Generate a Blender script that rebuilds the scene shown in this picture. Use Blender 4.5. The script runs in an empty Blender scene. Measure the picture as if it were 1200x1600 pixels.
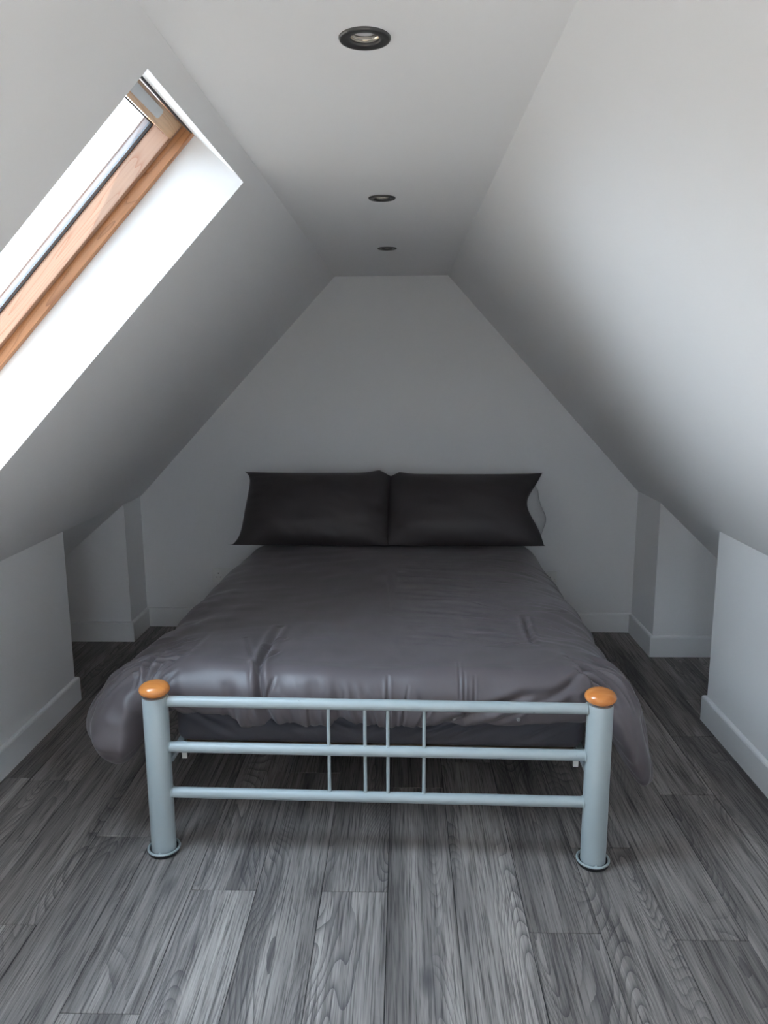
import bpy, bmesh, math, random
import numpy as np
from mathutils import Matrix, Vector

random.seed(7)
rng = np.random.default_rng(7)
scene = bpy.context.scene
COL = scene.collection

# ------------------------------------------------------------------ camera
CAM_H = 1.508
F_PX = 1200.0
def _unit(v): return v / np.linalg.norm(v)
_vy = _unit(np.array([(629 - 600) / F_PX, -(580 - 800) / F_PX, -1.0]))
_vz = -_unit(np.array([(635 - 600) / F_PX, -(7330 - 800) / F_PX, -1.0]))
_vz = _unit(_vz - _vy * _vz.dot(_vy))
_vx = np.cross(_vy, _vz)
cam_data = bpy.data.cameras.new('camera')
cam_data.sensor_fit = 'HORIZONTAL'
cam_data.sensor_width = 36.0
cam_data.lens = 36.0 * F_PX / 1200.0
cam_data.clip_start = 0.02
cam = bpy.data.objects.new('camera', cam_data)
COL.objects.link(cam)
_M = Matrix([list(_vx), list(_vy), list(_vz)]).to_4x4()
cam.matrix_world = Matrix.Translation((0, 0, CAM_H)) @ _M
scene.camera = cam

# ------------------------------------------------------------------ sky and exposure
world = bpy.data.worlds.new('sky')
scene.world = world
world.use_nodes = True
wn = world.node_tree
wn.nodes.clear()
w_out = wn.nodes.new('ShaderNodeOutputWorld')
w_bg = wn.nodes.new('ShaderNodeBackground')
w_geo = wn.nodes.new('ShaderNodeNewGeometry')
w_sep = wn.nodes.new('ShaderNodeSeparateXYZ')
w_ramp = wn.nodes.new('ShaderNodeValToRGB')
w_map = wn.nodes.new('ShaderNodeMapRange')
w_map.inputs['From Min'].default_value = -1.0
w_map.inputs['From Max'].default_value = 1.0
wn.links.new(w_geo.outputs['Incoming'], w_sep.inputs[0])
# Incoming points from the sky to the viewer, so -z is up
w_neg = wn.nodes.new('ShaderNodeMath'); w_neg.operation = 'MULTIPLY'; w_neg.inputs[1].default_value = -1.0
wn.links.new(w_sep.outputs['Z'], w_neg.inputs[0])
wn.links.new(w_neg.outputs[0], w_map.inputs['Value'])
wn.links.new(w_map.outputs['Result'], w_ramp.inputs['Fac'])
cr = w_ramp.color_ramp
cr.elements[0].position = 0.0;  cr.elements[0].color = (0.26, 0.26, 0.25, 1)
cr.elements[1].position = 1.0;  cr.elements[1].color = (0.62, 0.79, 1.0, 1)
e = cr.elements.new(0.49); e.color = (0.30, 0.30, 0.29, 1)
e = cr.elements.new(0.51); e.color = (0.80, 0.88, 1.0, 1)
wn.links.new(w_ramp.outputs['Color'], w_bg.inputs['Color'])
w_bg.inputs['Strength'].default_value = 8.0
wn.links.new(w_bg.outputs[0], w_out.inputs[0])

sun_data = bpy.data.lights.new('sun', 'SUN')
sun_data.energy = 62.0
sun_data.angle = math.radians(0.55)
sun_data.color = (1.0, 0.985, 0.965)
sun = bpy.data.objects.new('sun', sun_data)
COL.objects.link(sun)
sun.rotation_euler = Vector((0.50, -0.12, 0.86)).to_track_quat('Z', 'Y').to_euler()

vs = scene.view_settings
vs.view_transform = 'Standard'
vs.look = 'None'
vs.exposure = 1.24
vs.gamma = 1.0
vs.use_curve_mapping = False
scene.cycles.use_denoising = True
scene.cycles.max_bounces = 14
scene.cycles.diffuse_bounces = 9
scene.cycles.transparent_max_bounces = 16
scene.cycles.sample_clamp_indirect = 6.0

# ------------------------------------------------------------------ helpers
def srgb(r, g, b):
    f = lambda c: (c / 12.92 if c <= 0.04045 else ((c + 0.055) / 1.055) ** 2.4)
    return (f(r / 255), f(g / 255), f(b / 255), 1.0)

def link(o, parent=None):
    COL.objects.link(o)
    if parent is not None:
        o.parent = parent
    return o

def obj(name, verts, faces, mat, parent=None, smooth=False):
    me = bpy.data.meshes.new(name)
    me.from_pydata([tuple(v) for v in verts], [], [tuple(f) for f in faces])
    me.update()
    if smooth:
        me.polygons.foreach_set('use_smooth', [True] * len(me.polygons))
    if mat: me.materials.append(mat)
    return link(bpy.data.objects.new(name, me), parent)

def bobj(name, bm, mat, parent=None, smooth=False, angle=None):
    me = bpy.data.meshes.new(name)
    bmesh.ops.recalc_face_normals(bm, faces=bm.faces[:])
    bm.to_mesh(me); bm.free()
    if smooth:
        me.polygons.foreach_set('use_smooth', [True] * len(me.polygons))
        if angle: me.set_sharp_from_angle(angle=math.radians(angle))
    if mat: me.materials.append(mat)
    return link(bpy.data.objects.new(name, me), parent)

def np_mesh(name, V, quads, mat, parent=None, smooth=True):
    me = bpy.data.meshes.new(name)
    V = np.asarray(V, dtype=np.float32); Q = np.asarray(quads, dtype=np.int32)
    me.vertices.add(len(V)); me.vertices.foreach_set('co', V.ravel())
    me.loops.add(Q.size); me.loops.foreach_set('vertex_index', Q.ravel())
    me.polygons.add(len(Q))
    me.polygons.foreach_set('loop_start', np.arange(0, Q.size, 4, dtype=np.int32))
    me.polygons.foreach_set('loop_total', np.full(len(Q), 4, dtype=np.int32))
    me.polygons.foreach_set('use_smooth', np.full(len(Q), smooth))
    me.update(calc_edges=True); me.validate()
    if mat: me.materials.append(mat)
    return link(bpy.data.objects.new(name, me), parent)

def empty(name, loc=(0, 0, 0), rz=0.0):
    o = bpy.data.objects.new(name, None)
    o.empty_display_size = 0.1
    COL.objects.link(o)
    o.location = loc; o.rotation_euler = (0, 0, rz)
    return o

def tag(o, label=None, cat=None, group=None, kind=None):
    if label: o['label'] = label
    if cat: o['category'] = cat
    if group: o['group'] = group
    if kind: o['kind'] = kind
    return o

def add_box(bm, lo, hi, bevel=0.0, seg=2):
    m = Matrix.Translation([(a + b) / 2 for a, b in zip(lo, hi)]) @ Matrix.Diagonal([b - a for a, b in zip(lo, hi)] + [1])
    r = bmesh.ops.create_cube(bm, size=1.0, matrix=m)
    if bevel:
        es = list({e for v in r['verts'] for e in v.link_edges})
        bmesh.ops.bevel(bm, geom=es, offset=bevel, segments=seg, profile=0.5, affect='EDGES')
    return bm

def box(name, lo, hi, mat, parent=None, bevel=0.0, seg=2):
    return bobj(name, add_box(bmesh.new(), lo, hi, bevel, seg), mat, parent)

def add_lathe(bm, prof, n=48, center=(0, 0, 0), close=False):
    rings = []
    for r, z in prof:
        if r < 1e-6:
            rings.append([bm.verts.new((center[0], center[1], center[2] + z))])
        else:
            rings.append([bm.verts.new((center[0] + r * math.cos(2 * math.pi * i / n), center[1] + r * math.sin(2 * math.pi * i / n), center[2] + z)) for i in range(n)])
    pairs = list(zip(rings, rings[1:]))
    if close: pairs.append((rings[-1], rings[0]))
    for a, b in pairs:
        for i in range(n):
            j = (i + 1) % n
            if len(a) == 1 and len(b) == 1: continue
            if len(a) == 1: bm.faces.new((a[0], b[j], b[i]))
            elif len(b) == 1: bm.faces.new((a[i], a[j], b[0]))
            else: bm.faces.new((a[i], a[j], b[j], b[i]))
    return bm

def add_torus(bm, R, r, center, n=56, m=12):
    prof = [(R + r * math.cos(2 * math.pi * k / m), r * math.sin(2 * math.pi * k / m)) for k in range(m)]
    return add_lathe(bm, prof, n, center, close=True)

def add_tube(bm, p0, p1, r, n=24):
    p0, p1 = Vector(p0), Vector(p1)
    d = (p1 - p0)
    q = Vector((0, 0, 1)).rotation_difference(d.normalized()).to_matrix().to_4x4()
    mid = (p0 + p1) / 2
    bmesh.ops.create_cone(bm, cap_ends=True, segments=n, radius1=r, radius2=r, depth=d.length, matrix=Matrix.Translation(mid) @ q)
    return bm

def prism(name, poly, y0, y1, mat, parent=None):
    """extrude an x,z polygon along y"""
    n = len(poly)
    V = [(x, y0, z) for x, z in poly] + [(x, y1, z) for x, z in poly]
    Fs = [tuple(range(n)), tuple(range(2 * n - 1, n - 1, -1))] + [(i, i + n, (i + 1) % n + n, (i + 1) % n) for i in range(n)]
    bm = bmesh.new()
    vs_ = [bm.verts.new(v) for v in V]
    for f in Fs: bm.faces.new([vs_[i] for i in f])
    return bobj(name, bm, mat, parent)

def skirting(name, path, mat, h=0.115, t=0.017, parent=None):
    """path: wall-face points (x,y), room on the left-hand side of travel; mitred run with an eased top edge"""
    prof = [(0, 0), (t, 0), (t, h - 0.010), (t - 0.0025, h - 0.0035), (t - 0.008, h), (0, h)]
    P = [Vector(p) for p in path]
    bm = bmesh.new(); rings = []
    for i, p in enumerate(P):
        ds = []
        if i > 0: ds.append((P[i] - P[i - 1]).normalized())
        if i < len(P) - 1: ds.append((P[i + 1] - P[i]).normalized())
        ns = [Vector((-d.y, d.x)) for d in ds]
        if len(ns) == 2:
            b = (ns[0] + ns[1]).normalized(); b = b / max(0.2, b.dot(ns[0]))
        else: b = ns[0]
        rings.append([bm.verts.new((p.x + b.x * o, p.y + b.y * o, z)) for o, z in prof])
    n = len(prof)
    for a, b in zip(rings, rings[1:]):
        for i in range(n): bm.faces.new((a[i], a[(i + 1) % n], b[(i + 1) % n], b[i]))
    bm.faces.new(rings[0][::-1]); bm.faces.new(rings[-1])
    o = bobj(name, bm, mat, parent)
    return o

# numpy value noise
def _hash2(ix, iy, seed):
    n = (ix.astype(np.int64) * 374761393 + iy.astype(np.int64) * 668265263 + seed * 1442695041) & 0x7fffffff
    n = ((n ^ (n >> 13)) * 1274126177) & 0x7fffffff
    return ((n ^ (n >> 16)) & 0xffff) / 65535.0
def vnoise(x, y, seed=0):
    ix, iy = np.floor(x), np.floor(y)
    fx, fy = x - ix, y - iy
    fx = fx * fx * fx * (fx * (fx * 6 - 15) + 10); fy = fy * fy * fy * (fy * (fy * 6 - 15) + 10)
    a = _hash2(ix, iy, seed); b = _hash2(ix + 1, iy, seed); c = _hash2(ix, iy + 1, seed); d = _hash2(ix + 1, iy + 1, seed)
    return (a * (1 - fx) + b * fx) * (1 - fy) + (c * (1 - fx) + d * fx) * fy - 0.5
def sstep(a, b, x):
    t = np.clip((x - a) / (b - a), 0, 1); return t * t * (3 - 2 * t)
def seg_dist(x, y, p, q):
    px, py = p; dx, dy = q[0] - px, q[1] - py
    L2 = dx * dx + dy * dy
    t = np.clip(((x - px) * dx + (y - py) * dy) / L2, 0, 1)
    return np.hypot(x - px - t * dx, y - py - t * dy), t
def crease(x, y, pts, depth, w, taper=True, lip=0.45):
    """a pinched groove with small raised lips along a polyline"""
    best = np.full(x.shape, 1e9); tt = np.zeros(x.shape)
    n = len(pts) - 1
    for i in range(n):
        d, t = seg_dist(x, y, pts[i], pts[i + 1])
        m = d < best
        best = np.where(m, d, best); tt = np.where(m, (i + t) / n, tt)
    g = -np.exp(-(best / w) ** 2) + lip * np.exp(-((best - 2.1 * w) / (1.2 * w)) ** 2)
    if taper: g = g * (0.15 + 0.85 * np.sin(np.pi * np.clip(tt, 0.02, 0.98)))
    return depth * g

# ------------------------------------------------------------------ materials
def new_mat(name):
    m = bpy.data.materials.new(name); m.use_nodes = True
    nt = m.node_tree
    return m, nt, nt.nodes['Principled BSDF']
def N(nt, kind, **kw):
    n = nt.nodes.new(kind)
    for k, v in kw.items(): setattr(n, k, v)
    return n
def math_n(nt, op, a, b=None, clamp=False):
    n = N(nt, 'ShaderNodeMath', operation=op); n.use_clamp = clamp
    for i, v in enumerate((a, b)):
        if v is None: continue
        if isinstance(v, (int, float)): n.inputs[i].default_value = v
        else: nt.links.new(v, n.inputs[i])
    return n.outputs[0]
def noise(nt, vec, scale, detail=2.0, rough=0.5, dist=0.0):
    n = N(nt, 'ShaderNodeTexNoise')
    n.inputs['Scale'].default_value = scale; n.inputs['Detail'].default_value = detail
    n.inputs['Roughness'].default_value = rough; n.inputs['Distortion'].default_value = dist
    if vec is not None: nt.links.new(vec, n.inputs['Vector'])
    return n.outputs['Fac']
def vscale(nt, vec, s):
    n = N(nt, 'ShaderNodeVectorMath', operation='MULTIPLY'); nt.links.new(vec, n.inputs[0]); n.inputs[1].default_value = s
    return n.outputs[0]
def ramp(nt, fac, stops):
    n = N(nt, 'ShaderNodeValToRGB'); nt.links.new(fac, n.inputs['Fac'])
    cr = n.color_ramp
    while len(cr.elements) < len(stops): cr.elements.new(0.5)
    for el, (p, c) in zip(cr.elements, stops): el.position = p; el.color = c
    return n.outputs['Color']
def mix(nt, fac, a, b, blend='MIX'):
    n = N(nt, 'ShaderNodeMix', data_type='RGBA', blend_type=blend)
    for sock, v in ((n.inputs['Factor'], fac), (n.inputs['A'], a), (n.inputs['B'], b)):
        if isinstance(v, (int, float)): sock.default_value = v
        elif isinstance(v, tuple): sock.default_value = v
        else: nt.links.new(v, sock)
    return n.outputs['Result']
def bump(nt, height, bsdf, strength=0.2, dist=0.01):
    n = N(nt, 'ShaderNodeBump'); n.inputs['Strength'].default_value = strength; n.inputs['Distance'].default_value = dist
    nt.links.new(height, n.inputs['Height']); nt.links.new(n.outputs[0], bsdf.inputs['Normal'])

def paint_mat(name, col, rough=0.6, spec=0.25, bump_s=0.05):
    m, nt, b = new_mat(name)
    tc = N(nt, 'ShaderNodeTexCoord').outputs['Object']
    big = noise(nt, tc, 1.7, 3)
    c = mix(nt, big, tuple(x * 0.975 for x in col[:3]) + (1,), tuple(min(1, x * 1.02) for x in col[:3]) + (1,))
    nt.links.new(c, b.inputs['Base Color'])
    b.inputs['Roughness'].default_value = rough
    b.inputs['Specular IOR Level'].default_value = spec
    h = math_n(nt, 'ADD', noise(nt, tc, 320, 2), math_n(nt, 'MULTIPLY', noise(nt, tc, 9, 2), 2.0))
    bump(nt, h, b, bump_s, 0.002)
    return m
WALL = paint_mat('white_emulsion', (0.74, 0.742, 0.745, 1), 0.55, 0.3)
GLOSSW = paint_mat('white_satin_paint', (0.76, 0.765, 0.77, 1), 0.32, 0.4, 0.02)

def plain(name, col, rough=0.5, metal=0.0, spec=0.5):
    m, nt, b = new_mat(name)
    tc = N(nt, 'ShaderNodeTexCoord').outputs['Object']
    f = noise(nt, tc, 40, 3)
    nt.links.new(mix(nt, f, tuple(x * 0.93 for x in col[:3]) + (1,), tuple(min(1, x * 1.05) for x in col[:3]) + (1,)), b.inputs['Base Color'])
    b.inputs['Roughness'].default_value = rough; b.inputs['Metallic'].default_value = metal
    b.inputs['Specular IOR Level'].default_value = spec
    return m
PLASTIC = plain('white_plastic', (0.72, 0.72, 0.70, 1), 0.35)
CREAM = plain('cream_plastic', (0.72, 0.71, 0.66, 1), 0.45)
DARKHOLE = plain('dark_hole', (0.015, 0.015, 0.016, 1), 0.6)
RUBBER = plain('black_rubber', (0.02, 0.02, 0.022, 1), 0.6)
ALU = plain('grey_aluminium', (0.52, 0.53, 0.54, 1), 0.38, 0.35)
SPACER = plain('aluminium_spacer', (0.27, 0.30, 0.34, 1), 0.4)
NICKEL = plain('brushed_nickel', (0.10, 0.098, 0.095, 1), 0.36, 0.7)
CHROME = plain('warm_chrome', (0.75, 0.70, 0.62, 1), 0.18, 1.0)
LAMPGLASS = plain('frosted_lamp_glass', (0.62, 0.63, 0.64, 1), 0.25)
SUBFLOOR = plain('dark_joint', (0.02, 0.02, 0.022, 1), 0.8)
WHITECLOTH = plain('white_pillow_cotton', (0.42, 0.425, 0.43, 1), 0.8, 0, 0.1)
SCREW = plain('screw_steel', (0.5, 0.5, 0.5, 1), 0.3, 0.9)
CLEAR = plain('smoky_button', (0.17, 0.165, 0.17, 1), 0.2)

def metal_paint():
    m, nt, b = new_mat('blue_grey_metal_paint')
    tc = N(nt, 'ShaderNodeTexCoord').outputs['Object']
    base = mix(nt, noise(nt, tc, 6, 3), srgb(152, 163, 166), srgb(163, 173, 175))
    chips = noise(nt, vscale(nt, tc, (55, 55, 7)), 1.0, 5, 0.6)
    mask = ramp(nt, chips, [(0.735, (0, 0, 0, 1)), (0.745, (1, 1, 1, 1))])
    c = mix(nt, mask, base, srgb(70, 66, 62))
    nt.links.new(c, b.inputs['Base Color'])
    b.inputs['Roughness'].default_value = 0.36
    b.inputs['Specular IOR Level'].default_value = 0.5
    bump(nt, noise(nt, tc, 60, 2), b, 0.03, 0.003)
    return m
BLUEGREY = metal_paint()

def cap_wood():
    m, nt, b = new_mat('varnished_beech')
    tc = N(nt, 'ShaderNodeTexCoord').outputs['Object']
    g = noise(nt, vscale(nt, tc, (6, 40, 40)), 1.0, 4, 0.6)
    c = ramp(nt, g, [(0.3, srgb(196, 116, 52)), (0.7, srgb(222, 146, 78))])
    nt.links.new(c, b.inputs['Base Color'])
    b.inputs['Roughness'].default_value = 0.22
    b.inputs['Coat Weight'].default_value = 0.5; b.inputs['Coat Roughness'].default_value = 0.12
    return m
BEECH = cap_wood()

def fabric(name, c0, c1, rough=0.55, sheen=0.25):
    m, nt, b = new_mat(name)
    tc = N(nt, 'ShaderNodeTexCoord').outputs['Object']
    nt.links.new(mix(nt, noise(nt, tc, 5, 3), c0, c1), b.inputs['Base Color'])
    b.inputs['Roughness'].default_value = rough
    b.inputs['Specular IOR Level'].default_value = 0.45
    b.inputs['Sheen Weight'].default_value = sheen; b.inputs['Sheen Roughness'].default_value = 0.4
    h = math_n(nt, 'ADD', noise(nt, vscale(nt, tc, (20, 8, 20)), 1.0, 3), math_n(nt, 'MULTIPLY', noise(nt, tc, 900, 1), 0.06))
    bump(nt, h, b, 0.12, 0.004)
    return m
DUVET = fabric('charcoal_sateen', (0.100, 0.085, 0.091, 1), (0.110, 0.094, 0.101, 1), 0.42, 0.12)
PILLOW_DIM = fabric('charcoal_sateen_dimmed', (0.033, 0.027, 0.029, 1), (0.039, 0.032, 0.034, 1), 0.5, 0.06)  # duvet's sateen again, with the dim light at the head put into its colour
SHEET = fabric('slate_sheet_cotton', (0.052, 0.050, 0.062, 1), (0.062, 0.060, 0.072, 1), 0.7, 0.15)

def plank_mat():
    m, nt, b = new_mat('grey_oak_laminate')
    tc = N(nt, 'ShaderNodeTexCoord').outputs['Object']
    oi = N(nt, 'ShaderNodeObjectInfo').outputs['Random']
    off = N(nt, 'ShaderNodeCombineXYZ')
    nt.links.new(math_n(nt, 'MULTIPLY', oi, 61.0), off.inputs[0])
    nt.links.new(math_n(nt, 'MULTIPLY', oi, 173.0), off.inputs[1])
    nt.links.new(math_n(nt, 'MULTIPLY', oi, 29.0), off.inputs[2])
    add = N(nt, 'ShaderNodeVectorMath', operation='ADD')
    nt.links.new(tc, add.inputs[0]); nt.links.new(off.outputs[0], add.inputs[1])
    P = add.outputs[0]
    # knots: stretched cells; growth-line height bulges around each
    vor = N(nt, 'ShaderNodeTexVoronoi'); vor.inputs['Scale'].default_value = 1.0
    nt.links.new(vscale(nt, P, (5.5, 2.1, 0.0)), vor.inputs['Vector'])
    kd = vor.outputs['Distance']
    keep = N(nt, 'ShaderNodeSeparateColor'); nt.links.new(vor.outputs['Color'], keep.inputs[0])
    on = math_n(nt, 'GREATER_THAN', keep.outputs[0], 0.60)
    knot = math_n(nt, 'MULTIPLY', math_n(nt, 'POWER', math_n(nt, 'SUBTRACT', 1.0, math_n(nt, 'MULTIPLY', kd, 1.7), True), 3.0), on)
    core = math_n(nt, 'MULTIPLY', math_n(nt, 'SUBTRACT', 1.0, math_n(nt, 'MULTIPLY', kd, 7.0), True), on)
    # growth field
    h1 = noise(nt, vscale(nt, P, (6.0, 1.0, 1)), 1.0, 1.2, 0.4, 0.15)
    wob = noise(nt, vscale(nt, P, (26, 6, 1)), 1.0, 3.0, 0.55)
    field = math_n(nt, 'ADD', math_n(nt, 'ADD', math_n(nt, 'MULTIPLY', h1, 38.0), math_n(nt, 'MULTIPLY', knot, 5.0)), math_n(nt, 'MULTIPLY', wob, 0.5))
    fr = math_n(nt, 'FRACT', field)
    line = math_n(nt, 'POWER', fr, 3.0)
    lmask = ramp(nt, noise(nt, vscale(nt, P, (7, 0.8, 1)), 1.0, 2), [(0.44, (0.10, 0.10, 0.10, 1)), (0.58, (1, 1, 1, 1))])
    line = math_n(nt, 'MULTIPLY', line, lmask)
    fibre = noise(nt, vscale(nt, P, (230, 5.0, 1)), 1.0, 3.0, 0.65)
    fibre2 = noise(nt, vscale(nt, P, (75, 2.2, 1)), 1.0, 3.0, 0.6)
    streak = noise(nt, vscale(nt, P, (11, 0.75, 1)), 1.0, 4.0, 0.6, 0.3)
    c = ramp(nt, streak, [(0.28, (0.083, 0.075, 0.073, 1)), (0.5, (0.213, 0.193, 0.182, 1)), (0.74, (0.338, 0.305, 0.284, 1))])
    f1 = ramp(nt, fibre, [(0.34, (0.30, 0.30, 0.31, 1)), (0.48, (1, 1, 1, 1)), (0.70, (1.35, 1.35, 1.35, 1))])
    f2 = ramp(nt, fibre2, [(0.30, (0.45, 0.45, 0.46, 1)), (0.42, (1, 1, 1, 1)), (0.72, (1.18, 1.18, 1.18, 1))])
    c = mix(nt, 0.9, c, f1, 'MULTIPLY')
    c = mix(nt, 0.85, c, f2, 'MULTIPLY')
    c = mix(nt, math_n(nt, 'MULTIPLY', line, 0.72), c, (0.048, 0.044, 0.05, 1))
    c = mix(nt, math_n(nt, 'MULTIPLY', core, 0.9), c, (0.035, 0.034, 0.038, 1))
    c = mix(nt, math_n(nt, 'MULTIPLY', knot, 0.45), c, (0.07, 0.068, 0.074, 1))
    # each board its own tone
    tone = math_n(nt, 'ADD', 0.82, math_n(nt, 'MULTIPLY', math_n(nt, 'FRACT', math_n(nt, 'MULTIPLY', oi, 37.7)), 0.34))
    tcmb = N(nt, 'ShaderNodeCombineColor')
    for i in range(3): nt.links.new(tone, tcmb.inputs[i])
    c = mix(nt, 1.0, c, tcmb.outputs[0], 'MULTIPLY')
    nt.links.new(c, b.inputs['Base Color'])
    b.inputs['Roughness'].default_value = 0.5
    b.inputs['Specular IOR Level'].default_value = 0.18
    bump(nt, math_n(nt, 'SUBTRACT', fibre, math_n(nt, 'MULTIPLY', line, 0.6)), b, 0.18, 0.0015)
    return m
PLANK = plank_mat()

def pine_mat(name, pale, dark, along=1):
    m, nt, b = new_mat(name)
    tc = N(nt, 'ShaderNodeTexCoord').outputs['Object']
    s = [17, 17, 17]; s[along] = 1.5
    fld = noise(nt, vscale(nt, tc, tuple(s)), 1.0, 2.0, 0.4, 0.3)
    fr = math_n(nt, 'FRACT', math_n(nt, 'MULTIPLY', fld, 16.0))
    line = math_n(nt, 'POWER', fr, 9.0)
    s2 = [220, 220, 220]; s2[along] = 6
    fib = noise(nt, vscale(nt, tc, tuple(s2)), 1.0, 2.0)
    c = mix(nt, math_n(nt, 'MULTIPLY', line, 0.75), pale, dark)
    c = mix(nt, 0.35, c, ramp(nt, fib, [(0.3, (0.7, 0.68, 0.66, 1)), (0.6, (1, 1, 1, 1))]), 'MULTIPLY')
    nt.links.new(c, b.inputs['Base Color'])
    b.inputs['Roughness'].default_value = 0.38
    return m
PINE = pine_mat('lacquered_pine', (0.36, 0.215, 0.145, 1), (0.27, 0.10, 0.05, 1), 1)
PINE_F = pine_mat('lacquered_pine_frame', (0.50, 0.235, 0.105, 1), (0.22, 0.075, 0.025, 1), 1)
PINE_X = pine_mat('lacquered_pine_rail', (0.62, 0.40, 0.24, 1), (0.40, 0.17, 0.07, 1), 0)

def glass_mat():
    m, nt, b = new_mat('window_glass')
    out = nt.nodes['Material Output']
    nt.nodes.remove(b)
    tr = N(nt, 'ShaderNodeBsdfTransparent'); tr.inputs[0].default_value = (0.95, 0.97, 0.96, 1)
    gl = N(nt, 'ShaderNodeBsdfGlossy'); gl.inputs['Roughness'].default_value = 0.0
    fr = N(nt, 'ShaderNodeFresnel'); fr.inputs[0].default_value = 1.45
    mx = N(nt, 'ShaderNodeMixShader')
    nt.links.new(math_n(nt, 'MULTIPLY', fr.outputs[0], 0.6), mx.inputs[0])
    nt.links.new(tr.outputs[0], mx.inputs[1]); nt.links.new(gl.outputs[0], mx.inputs[2])
    nt.links.new(mx.outputs[0], out.inputs[0])
    return m
GLASS = glass_mat()

# ------------------------------------------------------------------ room shell
ZC = 2.0228
A = np.array([-0.3732, ZC]); B = np.array([-1.5255, 0.807])        # left slope, upper run (x, z)
E_ = np.array([-2.2, 0.807 - 0.852 * 0.6745])                        # left eaves end
AR = np.array([0.2485, ZC]); BR = np.array([1.320, 0.844]); ER = np.array([2.0, 0.844 - 0.963 * 0.68])
Y0 = -1.9
def yb(x): return 4.375 - 0.0325 * x
KL, KR = 3.338, 3.165      # ends of the two knee walls
PL, PR = 4.152, 3.942      # fronts of the two piers
XPL, XPR = -1.544, 1.332   # pier return faces
u = np.array([A[0] - B[0], 0, A[1] - B[1]]); u /= np.linalg.norm(u)
nrm = np.array([-u[2], 0, u[0]])
def slopeL(s, y, w=0.0):
    p = np.array([A[0], 0, A[1]]) + u * s + nrm * w
    return (p[0], y, p[2])
LS = float(np.linalg.norm(A - B))

def structure(o): o['kind'] = 'structure'; return o
def quads_obj(name, quads, mat):
    V, Fs = [], []
    for q in quads:
        Fs.append(tuple(range(len(V), len(V) + len(q)))); V += [tuple(p) for p in q]
    return structure(obj(name, V, Fs, mat))

# ceiling with three round cut-outs for the downlights
LIGHTS = [(-0.0588, 1.318), (-0.0616, 2.449), (-0.0653, 3.417)]
R_CUT = 0.031
quads = []
x0, x1 = A[0], AR[0]
hs = 0.06
ys = [Y0]
for lx, ly in LIGHTS:
    ys_a, ys_b = ly - hs, ly + hs
    quads.append([(x0, ys[-1], ZC), (x1, ys[-1], ZC), (x1, ys_a, ZC), (x0, ys_a, ZC)])
    quads.append([(x0, ys_a, ZC), (lx - hs, ys_a, ZC), (lx - hs, ys_b, ZC), (x0, ys_b, ZC)])
    quads.append([(lx + hs, ys_a, ZC), (x1, ys_a, ZC), (x1, ys_b, ZC), (lx + hs, ys_b, ZC)])
    nseg = 32
    for i in range(nseg):
        pts = []
        for k in (i, i + 1):
            a = 2 * math.pi * k / nseg - math.pi / 4
            c, s_ = math.cos(a), math.sin(a); q = hs / max(abs(c), abs(s_))
            pts.append(((lx + q * c, ly + q * s_, ZC), (lx + R_CUT * c, ly + R_CUT * s_, ZC)))
        quads.append([pts[0][0], pts[1][0], pts[1][1], pts[0][1]])
    ys.append(ys_b)
quads.append([(x0, ys[-1], ZC), (x1, ys[-1], ZC), (x1, yb(x1), ZC), (x0, yb(x0), ZC)])
quads_obj('ceiling', quads, WALL)

# left slope with the roof-window opening and its plastered reveals
WY0, WY1 = 1.328, 2.08           # opening along y
WS0, WS1 = -0.05, -1.21          # opening along the slope (top, bottom)
WD = 0.166                       # reveal depth
q = []
yl0, yl1 = Y0, lambda s: yb(slopeL(s, 0)[0])
q.append([slopeL(0, Y0), slopeL(0, yl1(0)), slopeL(WS0, yl1(WS0)), slopeL(WS0, Y0)])
q.append([slopeL(WS1, Y0), slopeL(WS1, yl1(WS1)), slopeL(-LS, yl1(-LS)), slopeL(-LS, Y0)])
q.append([slopeL(WS0, Y0), slopeL(WS0, WY0), slopeL(WS1, WY0), slopeL(WS1, Y0)])
q.append([slopeL(WS0, WY1), slopeL(WS0, yl1(WS0)), slopeL(WS1, yl1(WS1)), slopeL(WS1, WY1)])
for (sa, ya), (sb, yb_) in (((WS0, WY0), (WS0, WY1)), ((WS0, WY1), (WS1, WY1)), ((WS1, WY1), (WS1, WY0)), ((WS1, WY0), (WS0, WY0))):
    q.append([slopeL(sa, ya), slopeL(sb, yb_), slopeL(sb, yb_, WD), slopeL(sa, ya, WD)])
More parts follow.
